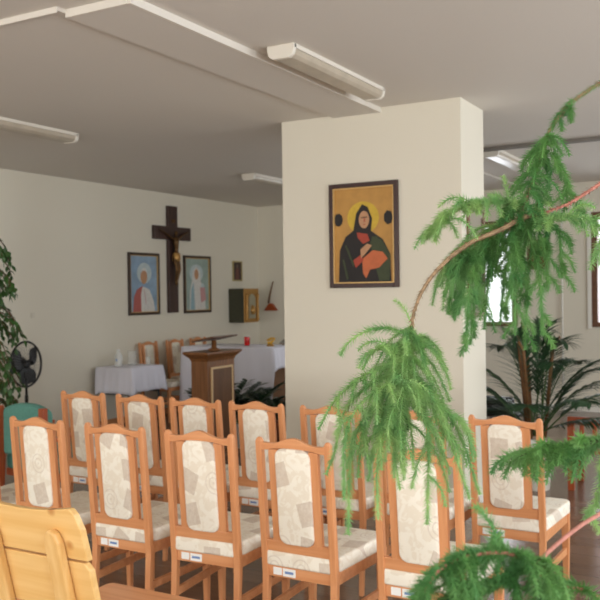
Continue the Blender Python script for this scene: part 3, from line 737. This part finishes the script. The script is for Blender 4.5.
# ---------------------------------------------------------------- tabernacle, wall ornament, switch
TY = 10.85
t = empty('tabernacle', (X0, TY, 1.17), 'wall tabernacle with dark green side and ornate gold front, above the altar', 'tabernacle')
TD, TW, TH = .27, .40, .51
dgreen = mat('dark green painted wood', srgb(58, 58, 40), .5, noise=.2)
bm = bmesh.new(); box(bm, .001, TD, -TW/2, TW/2, 0, TH); obj('body', bm, dgreen, t, bevel=.006)
bm = bmesh.new(); box(bm, TD+.0005, TD+.015, -TW/2, TW/2, 0, TH); fr = obj('front', bm, M['gold'], t, bevel=.006)
for s in (-1, 1):
    bm = bmesh.new(); lathe(bm, [(.02, .03), (.026, .05), (.016, .08), (.02, .2), (.014, .36), (.026, .40), (.02, .43)], (TD+.03, s*(TW/2-.05), 0), 12); obj('column', bm, M['gold'], fr, True)
bm = bmesh.new(); prism(bm, [(-.09, .06), (.09, .06), (.09, .33)]+[(.09*math.cos(a), .33+.1*math.sin(a)) for a in [PI*i/10 for i in range(1, 10)]]+[(-.09, .33)], TD+.0155, TD+.028, 'x')
dr = obj('door', bm, mat('pale silver relief', srgb(176, 172, 150), .35, metal=.5, bump=.8, bscale=60), t)
bm = bmesh.new(); lathe(bm, [(.03, 0), (.05, .06), (.03, .12), (.012, .14)], (TD+.035, 0, .12), 12); obj('relief_figure', bm, M['gold'], dr, True)
t = empty('wall_ornament', (-6.95, Y1, 1.33), 'small reddish brown wooden ornament with a slanting rod right of the tabernacle', 'ornament')
bm = bmesh.new(); prism(bm, [(-.12, 0), (.12, 0), (.03, .11), (-.02, .12)], -.06, -.001); obj('bracket', bm, M['darkbeech'], t, bevel=.004)
bm = bmesh.new(); ring_sweep(bm, [(-.04, -.04, .12), (0, -.04, .3), (.05, -.04, .46)], [.018, .014, .008], 8); obj('rod', bm, M['cane'], t, True)
M['switch'] = mat('cream switch plastic', srgb(214, 208, 192), .5)
t = empty('light_switch', (X0, 6.78, 1.40), 'small white light switch on the bare left wall', 'light switch')
bm = bmesh.new(); box(bm, .001, .008, -.03, .03, -.03, .03); obj('plate', bm, M['switch'], t, bevel=.003)
bm = bmesh.new(); box(bm, .0085, .012, -.018, .018, -.022, .022); obj('rocker', bm, M['switch'], t, bevel=.002)
t = empty('heating_pipe', (-2.46, Y1-.035, 0), 'thin wall-coloured vertical pipe on the far wall behind the palm', 'pipe')
bm = bmesh.new(); ring_sweep(bm, [(0, 0, 0), (0, 0, 2.99)], .012, 8); obj('tube', bm, M['trim'], t, True)
bm = bmesh.new(); [box(bm, -.02, .02, -.0, .035, z, z+.02) for z in (.8, 2.2)]; obj('bracket', bm, M['trim'], t)

# ---------------------------------------------------------------- dark low chair and slatted bench in the far right bay
t = empty('black_chair', (-2.33, 7.95, 0), 'black padded chair back low behind the palm, right of the pillar', 'chair')
bm = bmesh.new(); prism(bm, rrect(-.17, .17, .44, .60, .04), -.03, .03); obj('backrest', bm, M['black'], t, True, bevel=.012)
bm = bmesh.new(); prism(bm, rrect(-.2, .2, .02, .42, .04), .40, .44, 'z'); obj('seat', bm, M['black'], t, True, bevel=.012)
for s in (-1, 1):
    for yy in (.04, .38):
        bm = bmesh.new(); ring_sweep(bm, [(s*.17, yy, 0), (s*.17, yy, .41)], .012, 8); obj('leg', bm, M['grey'], t, True)
    bm = bmesh.new(); ring_sweep(bm, [(s*.12, .03, .40), (s*.12, .0, .50)], .01, 8); obj('back_bracket', bm, M['grey'], t, True)
t = empty('slatted_bench', (-.92, 7.0, 0), 'reddish wooden bench with an upright slatted back at the right photo edge', 'bench')
bm = bmesh.new(); prism(bm, [(-.55, .53), (.55, .53), (.55, .59), (-.55, .59)], -.02, .02); obj('top_rail', bm, M['darkbeech'], t, bevel=.005)
bm = bmesh.new(); box(bm, -.5, .5, -.01, .01, .30, .34); obj('lower_rail', bm, M['darkbeech'], t)
for i in range(10):
    x = -.44+i*.098; bm = bmesh.new(); box(bm, x-.017, x+.017, -.008, .008, .34, .53); obj('slat', bm, M['darkbeech'], t, bevel=.003)
bm = bmesh.new(); box(bm, -.55, .55, .02, .40, .36, .39); obj('seat', bm, M['darkbeech'], t, bevel=.005)
for s in (-1, 1):
    bm = bmesh.new(); box(bm, s*.525-.025, s*.525+.025, -.02, .02, 0, .53); obj('leg', bm, M['darkbeech'], t)
    bm = bmesh.new(); box(bm, s*.525-.025, s*.525+.025, .36, .40, 0, .36); obj('leg', bm, M['darkbeech'], t)
tag(draped('folded_cloth', -1.24, -.6, 7.08, 7.34, .47, (.06, .05, .06, .05), M['cloth'], .01, 4, 12), 'pale folded cloth lying on the slatted bench at the right edge', 'cloth')
bm = bmesh.new(); box(bm, -1.24, -.6, 7.08, 7.34, .392, .466)
o = tag(obj('seat_cushion', bm, M['cloth'], None, True, bevel=.02), 'pale cushion under the folded cloth on the slatted bench', 'cushion')

# ---------------------------------------------------------------- leafy plants
def leaf(V, Fc, p, d, L, W, nrm, bend=.2):
    """pointed oval leaf with a folded midrib"""
    d = d.normalized(); s = d.cross(nrm)
    if s.length < .01: s = d.orthogonal()
    s.normalize(); n = s.cross(d)
    b = len(V)
    pr = [(0, 0), (.25, .75), (.5, 1), (.78, .6), (1, 0)]
    mid = [p+d*L*t_-n*bend*L*t_*t_ for t_, _ in pr]
    V.append(tuple(mid[0]))
    for i in (1, 2, 3):
        w_ = W/2*pr[i][1]
        V.append(tuple(mid[i]-s*w_+n*w_*.25)); V.append(tuple(mid[i])); V.append(tuple(mid[i]+s*w_+n*w_*.25))
    V.append(tuple(mid[4]))
    Fc += [(b, b+2, b+1), (b, b+3, b+2), (b+1, b+2, b+5, b+4), (b+2, b+3, b+6, b+5), (b+4, b+5, b+8, b+7), (b+5, b+6, b+9, b+8), (b+7, b+8, b+10), (b+8, b+9, b+10)]

def pot(name, t, r0, r1, h, m, rim=.012):
    bm = bmesh.new(); lathe(bm, [(r0, 0), (r1, h-.03), (r1+rim, h-.03), (r1+rim, h), (r1-.01, h), (r1-.012, h-.03)], n=28); p = obj(name, bm, m, t, True, bevel=.002)
    bm = bmesh.new(); lathe(bm, [(r1-.014, h-.05), (r1-.014, h-.035)], n=24); obj('soil', bm, M['soil'], t)
    return p

# ficus tree at the left edge
fx = Vector((-5.80, 4.86, 0))
t = empty('potted_ficus', tuple(fx), 'tall leafy potted ficus tree at the left photo edge, beside the fan', 'plant')
pot('pot', t, .14, .19, .34, M['terra'])
rn = random.Random(11)
V, Fc = [], []; tb = bmesh.new()
ring_sweep(tb, [(0, 0, .3), (.02, 0, .9), (-.02, .02, 1.5), (0, 0, 2.2)], [.025, .02, .014, .006], 8)
for k in range(150):
    z = rn.uniform(.75, 2.16); a = rn.uniform(0, 2*PI); L = rn.uniform(.22, .48)*(1.1-.4*abs(z-1.2))
    p = Vector((0, 0, z)); d = Vector((math.cos(a), math.sin(a), .9)).normalized(); path = [p.copy()]
    for i in range(9):
        d = (d+Vector((0, 0, -.30))).normalized(); p = p+d*L/8; path.append(p.copy())
        for j in range(2):
            ld = (d+Vector((rn.uniform(-1, 1), rn.uniform(-1, 1), rn.uniform(-1.1, .1)))).normalized()
            leaf(V, Fc, p, ld, rn.uniform(.05, .075), rn.uniform(.030, .042), Vector((rn.uniform(-.6, .6), rn.uniform(-.6, .6), 1)))
    ring_sweep(tb, path, [.005]*9+[.002], 4)
obj('trunk', tb, M['trunk'], t, True)
raw('foliage', V, Fc, M['ficus'], t)

# glossy plants before the altar
def zz_plant(x, y, sc, seed, label, potm):
    t = empty('glossy_potted_plant', (x, y, 0), label, 'plant', 'dark plants before the altar'); rn = random.Random(seed)
    pot('pot', t, .12, .16, .26, potm); V, Fc = [], []; sb = bmesh.new()
    for k in range(15):
        a = 2*PI*k/15+rn.uniform(-.3, .3); L = rn.uniform(.40, .62)*sc
        d = Vector((math.cos(a)*rn.uniform(.3, .9), math.sin(a)*rn.uniform(.3, .9), 1)).normalized(); p = Vector((math.cos(a)*.05, math.sin(a)*.05, .2)); path = [p.copy()]
        for i in range(12):
            d = (d+Vector((math.cos(a), math.sin(a), -.5))*.05).normalized(); p = p+d*L/12; path.append(p.copy())
            if i > 2:
                s = d.cross(Vector((0, 0, 1))).normalized()
                for sg in (-1, 1): leaf(V, Fc, p, s*sg+d*.8+Vector((0, 0, rn.uniform(-.1, .2))), .135*sc, .064*sc, Vector((0, 0, 1)), .1)
        ring_sweep(sb, path, [.007]*8+[.003]*5, 5)
    obj('stem', sb, M['palmstem'], t, True); raw('foliage', V, Fc, M['leafdark'], t)
zz_plant(-5.33, 7.85, .95, 1, 'dark glossy potted plant on the floor just right of the ambo', M['white'])
zz_plant(-4.90, 7.50, 1.0, 2, 'dark glossy potted plant in front of the altar cloth', M['white'])
zz_plant(-4.50, 7.75, .8, 5, 'dark leafy potted plant peeking out beside the pillar edge', M['terra'])

# areca palm behind the right chair
pp = Vector((-1.70, 6.92, 0))
t = empty('potted_palm', tuple(pp), 'potted areca palm with arching feathery fronds and brown canes, right of the pillar', 'plant')
t.scale = (1.09,)*3
pot('pot', t, .09, .12, .34, M['lampwhite'])
rn = random.Random(5); V, Fc = [], []; sb = bmesh.new(); cb = bmesh.new()
fr = [(-.55, -.05, .98), (-.5, .02, .84), (.55, .1, 1.05), (.62, -.1, .92), (-.3, .2, 1.12), (.05, .05, 1.26), (-.08, -.1, 1.22), (.25, -.1, 1.18), (.5, .3, .78), (-.5, .25, .7), (.2, .4, 1.0),
      (.38, -.35, .8), (.05, -.38, .75), (.6, -.2, .66), (-.32, -.02, .66), (.15, -.3, 1.05), (-.05, .35, 1.15), (.42, .0, .98)]
for (dx, dy, zt) in fr:
    zt -= .07
    p0 = Vector((rn.uniform(-.05, .05), rn.uniform(-.05, .05), .4)); hd = Vector((dx, dy, 0))
    peak = p0+hd*.55+Vector((0, 0, (zt-.4)*1.15)); tip = p0+hd*1.15+Vector((0, 0, zt-.42))
    path = []
    for i in range(21):
        s_ = i/20; path.append(p0*(1-s_)**2+peak*2*s_*(1-s_)+tip*s_*s_)
    ring_sweep(sb, path, [.007-.005*i/20 for i in range(21)], 5)
    for i in range(5, 21):
        for hf in (0, .5):
            j = min(20, i); p = path[j-1].lerp(path[j], hf); tg = (path[j]-path[j-1]).normalized(); s = tg.cross(Vector((0, 0, 1))).normalized()
            prog = (i-5)/15; L = .20*math.sin(PI*(.18+.74*prog))+.04
            for sg in (-1, 1):
                d = (s*sg*.8+tg*.9+Vector((0, 0, .12+rn.uniform(-.15, .1)))).normalized()
                leaf(V, Fc, p, d, L, .021, Vector((0, 0, 1)), .35)
for (a, h_) in ((.4, .95), (2.4, 1.05), (3.2, 1.0), (4.2, .92)):
    b0 = Vector((math.cos(a)*.06, math.sin(a)*.06, .38)); ring_sweep(cb, [b0, b0*1.1+Vector((math.cos(a)*.06, math.sin(a)*.06, h_-.3)), b0+Vector((math.cos(a)*.12, math.sin(a)*.1, h_-.2))], [.015, .013, .008], 8)
raw('foliage', V, Fc, M['palm'], t); obj('frond_stem', sb, M['palmstem'], t, True); obj('cane', cb, M['cane'], t, True)

# ---------------------------------------------------------------- araucaria reaching in from the right
TR = at(760, 300, 1.35); TR.z = 0
t = empty('araucaria_plant', tuple(TR), 'potted araucaria whose drooping green needle sprays hang in from the right foreground', 'plant')
pot('pot', t, .15, .2, .32, M['terra'])
bm = bmesh.new(); ring_sweep(bm, [(0, 0, .27), (.01, 0, 1.0), (0, .01, 1.7), (0, 0, 2.3)], [.022, .018, .013, .006], 10); obj('trunk', bm, M['trunk'], t, True)
rn = random.Random(21)

class Needles:
    def __init__(s): s.V = []; s.F = []
    def spray(s, path, ln=.0128, step=.0036, nr=7, w=.0012, taper=True):
        """needles all round a twig"""
        V, Fc = s.V, s.F; tot = sum((b-a).length for a, b in zip(path, path[1:])); done = 0; ph = 0
        for a, b in zip(path, path[1:]):
            seg = (b-a); L = seg.length; tg = seg.normalized(); u = tg.orthogonal().normalized(); v = tg.cross(u); n = max(1, int(L/step))
            for i in range(n):
                p = a+seg*(i/n); f = (done+L*i/n)/tot; lf = ln*(1 if not taper else (.75+.35*math.sin(PI*min(1, f*1.15))) if f < .93 else .7); ph += 2.4
                for k in range(nr):
                    an = ph+2*PI*k/nr+rn.uniform(-.4, .4); rd_ = u*math.cos(an)+v*math.sin(an)
                    d = (rd_*.90+tg*rn.uniform(.25, .8)+Vector((0, 0, .08))).normalized(); q0 = p+rd_*.0012
                    sd = d.cross(tg).normalized()*w; up = d.cross(sd).normalized()*w*.8
                    e = q0+d*lf*rn.uniform(.75, 1.2)+tg*lf*.15
                    b_ = len(V); V += [tuple(q0+sd), tuple(q0-sd), tuple(q0+up), tuple(e)]
                    Fc += [(b_, b_+1, b_+3), (b_+1, b_+2, b_+3), (b_+2, b_, b_+3)]
            done += L

def smooth_path(P, n):
    out = []
    P = [P[0]*2-P[1]]+P+[P[-1]*2-P[-2]]
    for i in range(1, len(P)-2):
        for k in range(n):
            s = k/n; a, b, c, d = P[i-1], P[i], P[i+1], P[i+2]
            out.append(.5*((2*b)+(c-a)*s+(2*a-5*b+4*c-d)*s*s+(3*b-a-3*c+d)*s**3))
    out.append(P[-2]); return out

def droop(p, d, L, g, n=12):
    path = [p.copy()]; d = d.normalized()
    for i in range(n):
        d = (d+Vector((0, 0, -g))+Vector((rn.uniform(-.05, .05), rn.uniform(-.05, .05), 0))).normalized(); p = p+d*L/n; path.append(p.copy())
    return path

def shoot(N, tw, axis, n, Lr, side=1.0, g=.16, up=.1, ln=.0122, t0=0, own=True, nr=6, fwd=.4):
    """branchlets leaving an axis to both sides and hanging down"""
    if own: N.spray(axis, ln)
    m = len(axis)-1
    for k in range(n):
        s = t0+(1-t0)*(k+rn.random())/n; i = min(m-1, int(s*m)); p = axis[i].lerp(axis[i+1], s*m-i); tg = (axis[i+1]-axis[i]).normalized()
        a = rn.uniform(0, 2*PI); o = tg.orthogonal().normalized(); r = (o*math.cos(a)+tg.cross(o)*math.sin(a)); r.z = abs(r.z)*.3
        if r.length < .05: continue
        d = r.normalized()*side+tg*fwd+Vector((0, 0, up))
        pth = droop(p, d, rn.uniform(*Lr), g)
        N.spray(pth, ln, nr=nr); ring_sweep(tw, pth, [.0012]*len(pth), 4)

def loc_(P): return [at(*p)-TR for p in P]
def branch(P, r, mat_, label=None, n=6, scales=True):
    path = smooth_path(loc_(P), n); bm = bmesh.new(); m = len(path)
    ring_sweep(bm, path, [r*(1-.55*i/m) for i in range(m)], 7)
    if scales:   # dry scale leaves on the bare stem
        for i in range(m-1):
            tg = (path[i+1]-path[i]); L = tg.length
            for k in range(max(2, int(L/.0009))):
                p = path[i]+tg*rn.random(); u = tg.orthogonal().normalized(); v = tg.normalized().cross(u); a = rn.uniform(0, 2*PI); rr = u*math.cos(a)+v*math.sin(a)
                q0 = p+rr*r*.5; e = q0+rr*rn.uniform(.004, .0105)+tg.normalized()*.006; sd = rr.cross(tg).normalized()*.0016
                bm.faces.new([bm.verts.new(q0+sd), bm.verts.new(q0-sd), bm.verts.new(e)])
    o = obj('branch', bm, mat_, t); 
    if label: o['label'] = label
    return o, path

def foliage(parent, N, tw, m):
    me_o = raw('needle_foliage', N.V, N.F, m, parent); obj('twig', tw, m, parent)
    return me_o

TP = lambda z: (760, 300-(z-HX)/1.35*F, 1.35)
# branch 1: thin green twig from top right down into the upper crown
b1, p1 = branch([TP(2.15), (660, 45, 1.5), (605, 80, 1.55), (570, 104, 1.58), (550, 130, 1.6), (541, 155, 1.6), (530, 190, 1.6), (520, 215, 1.6)], .0035, M['bark'])
N, tw = Needles(), bmesh.new()
n1 = len(p1); N.spray(p1[int(n1*.2):int(n1*.75)], .007, step=.003, nr=6)
shoot(N, tw, p1[int(n1*.40):int(n1*.52)], 5, (.03, .045), .6, .25)
shoot(N, tw, p1[int(n1*.60):], 44, (.03, .085), 1.0, .14, .35)
shoot(N, tw, smooth_path(loc_([(548, 150, 1.6), (560, 165, 1.6), (572, 195, 1.6), (576, 215, 1.6)]), 5), 12, (.04, .07), .7, .2)
foliage(b1, N, tw, M['needled'])
# branch 2: reddish then brown branch through the crown, arching down to the hanging spray
b2, p2 = branch([TP(1.95), (660, 150, 1.5), (600, 184, 1.56), (572, 202, 1.58), (545, 213, 1.6)], .0042, M['pinkbark'], 'reddish bark')
b3, p3 = branch([(545, 213, 1.6), (525, 217, 1.6), (500, 230, 1.58), (470, 243, 1.57), (442, 265, 1.56), (424, 288, 1.56), (414, 312, 1.57), (412, 326, 1.58)], .0052, M['bark'], 'dry brown bark')
N, tw = Needles(), bmesh.new()
# long bough to the left
ax = smooth_path(loc_([(548, 215, 1.63), (520, 205, 1.62), (490, 202, 1.6), (464, 206, 1.58), (446, 218, 1.57), (436, 232, 1.57)]), 6)
shoot(N, tw, ax, 40, (.03, .085), 1.0, .15, .3)
ax = smooth_path(loc_([(545, 218, 1.7), (515, 222, 1.72), (485, 232, 1.74), (462, 255, 1.74), (455, 270, 1.74)]), 6)
shoot(N, tw, ax, 30, (.06, .13), .8, .17, .1)
# bough to the right
ax = smooth_path(loc_([(540, 222, 1.56), (560, 218, 1.52), (585, 218, 1.5), (602, 232, 1.5), (606, 258, 1.5)]), 6)
shoot(N, tw, ax, 16, (.03, .07), .8, .18, .25)
foliage(b2, N, tw, M['needle'])
# curtain hanging under the crown
N, tw = Needles(), bmesh.new()
ax = smooth_path(loc_([(560, 215, 1.66), (530, 222, 1.66), (500, 232, 1.66), (475, 245, 1.66)]), 6)
shoot(N, tw, ax, 26, (.06, .14), .7, .18, 0)
for (x0_, y0_, x1_, y1_, d_) in ((500, 235, 470, 345, 1.64), (515, 230, 515, 335, 1.62), (528, 230, 543, 335, 1.6), (490, 240, 475, 300, 1.6), (540, 235, 548, 292, 1.6), (520, 240, 500, 325, 1.7), (535, 232, 525, 350, 1.68), (505, 235, 455, 310, 1.7), (555, 225, 562, 278, 1.6), (495, 235, 530, 300, 1.66), (490, 240, 458, 315, 1.62), (480, 250, 450, 300, 1.6), (478, 248, 466, 352, 1.58), (505, 240, 484, 330, 1.64), (470, 252, 447, 285, 1.6), (512, 232, 512, 300, 1.58)):
    a, b = loc_([(x0_, y0_, d_), (x1_, y1_, d_)]); c = loc_([((x0_+x1_)/2+(x1_-x0_)*.2, (y0_+y1_)/2-12, d_-.03)])[0]
    pth = smooth_path([a, c, b], 7); N.spray(pth, .0125); ring_sweep(tw, pth, [.0014]*len(pth), 4)
    shoot(N, tw, pth, 6, (.025, .05), .8, .16, .1, own=False, t0=.1)
foliage(b3, N, tw, M['needled'])
# branch 4: the big hanging spray in the middle
b4, p4 = branch([(412, 326, 1.58), (408, 345, 1.58), (404, 370, 1.58), (404, 400, 1.58), (408, 430, 1.58)], .004, M['palmstem'], scales=False)
N, tw = Needles(), bmesh.new()
shoot(N, tw, p4[:int(len(p4)*.55)], 26, (.05, .12), 1.0, .13, .2, t0=.02)
shoot(N, tw, p4[int(len(p4)*.12):int(len(p4)*.8)], 20, (.10, .20), .95, .15, .1)
shoot(N, tw, p4[int(len(p4)*.4):], 14, (.10, .19), .8, .17, 0)
for P_ in ([(408, 335, 1.56), (385, 328, 1.54), (362, 333, 1.53), (346, 345, 1.53), (340, 356, 1.53)], [(405, 345, 1.55), (375, 350, 1.53), (362, 370, 1.53)],
           [(400, 360, 1.55), (365, 375, 1.52), (335, 400, 1.5), (318, 430, 1.5)], [(412, 335, 1.6), (425, 338, 1.62), (436, 346, 1.62), (442, 357, 1.62)],
           [(400, 370, 1.55), (370, 385, 1.52), (345, 410, 1.5), (335, 450, 1.5), (326, 475, 1.5)], [(410, 370, 1.55), (440, 400, 1.53), (462, 440, 1.52), (480, 495, 1.52)],
           [(405, 380, 1.5), (395, 410, 1.47), (378, 460, 1.46), (378, 520, 1.46)], [(402, 380, 1.5), (370, 410, 1.5), (352, 450, 1.5), (348, 535, 1.5)],
           [(410, 390, 1.5), (428, 430, 1.48), (428, 480, 1.48), (427, 525, 1.48)], [(404, 380, 1.5), (400, 420, 1.47), (395, 455, 1.46), (400, 490, 1.46)],
           [(410, 380, 1.5), (440, 420, 1.5), (455, 455, 1.5), (470, 500, 1.5)], [(400, 375, 1.5), (360, 405, 1.47), (345, 440, 1.46), (344, 500, 1.46)],
           [(412, 385, 1.5), (445, 410, 1.5), (466, 430, 1.5), (474, 462, 1.5)], [(404, 385, 1.5), (386, 420, 1.48), (362, 450, 1.48), (358, 478, 1.48)]):
    pth = smooth_path(loc_(P_), 6); N.spray(pth, .0135); ring_sweep(tw, pth, [.0016]*len(pth), 4)
    if len(P_) < 5: shoot(N, tw, pth[:int(len(pth)*.7)], 5, (.04, .09), .8, .17, .1, own=False)
foliage(b4, N, tw, M['needle'])
# branch 5: lower right, nearer the camera
b5, p5 = branch([TP(1.35), (680, 440, 1.15), (610, 440, 1.1), (575, 446, 1.1), (540, 450, 1.1), (520, 456, 1.1)], .004, M['palmstem'], scales=False)
N, tw = Needles(), bmesh.new()
shoot(N, tw, p5[int(len(p5)*.38):], 26, (.025, .06), .9, .16, .15, fwd=.6)
shoot(N, tw, p5[int(len(p5)*.30):int(len(p5)*.62)], 12, (.05, .09), .5, .22, 0)
foliage(b5, N, tw, M['needled'])
N, tw = Needles(), bmesh.new()
ax = smooth_path(loc_([(615, 440, 1.5), (604, 460, 1.5), (598, 490, 1.5), (590, 525, 1.5)]), 6)
b6, p6 = branch([TP(1.4), (690, 430, 1.45), (615, 440, 1.5), (604, 460, 1.5)], .004, M['palmstem'], scales=False)
shoot(N, tw, ax, 12, (.025, .045), .8, .15, 0); foliage(b6, N, tw, M['needle'])
# branch 6: reddish stem running down-left to the blurred low mass
b7, p7 = branch([TP(1.25), (680, 470, 1.15), (600, 514, 1.0), (572, 532, .92), (548, 552, .86), (536, 562, .84), (505, 553, .82), (470, 556, .80), (440, 570, .79), (424, 592, .78)], .0028, M['pinkbark'], 'reddish bark', scales=False)
N, tw = Needles(), bmesh.new(); m7 = len(p7)
shoot(N, tw, p7[int(m7*.52):], 34, (.03, .065), .8, .2, -.1, ln=.010)
ax = smooth_path(loc_([(540, 560, .85), (548, 580, .84), (556, 612, .83)]), 6)
shoot(N, tw, ax, 8, (.03, .06), .9, .16, .1)
ax = smooth_path(loc_([(536, 562, .84), (500, 585, .82), (455, 600, .8), (415, 620, .78)]), 6)
shoot(N, tw, ax, 26, (.03, .06), .9, .16, .1, ln=.010)
foliage(b7, N, tw, M['needled'])
b8, p8 = branch([TP(1.15), (690, 590, 1.1), (610, 598, .95), (585, 590, .9), (565, 588, .88), (545, 600, .87)], .0028, M['pinkbark'], 'reddish bark', scales=False)
N, tw = Needles(), bmesh.new()
shoot(N, tw, p8[int(len(p8)*.6):], 12, (.02, .045), .9, .15, .2); foliage(b8, N, tw, M['needled'])

# ---------------------------------------------------------------- output look
vs = bpy.context.scene.view_settings
vs.view_transform = 'Standard'; vs.look = 'None'; vs.gamma = 1; vs.use_curve_mapping = False; vs.exposure = 0.0
bpy.context.scene.cycles.use_denoising = True
bpy.context.scene.cycles.max_bounces = 10
bpy.context.scene.cycles.diffuse_bounces = 6
bpy.context.scene.cycles.transparent_max_bounces = 16
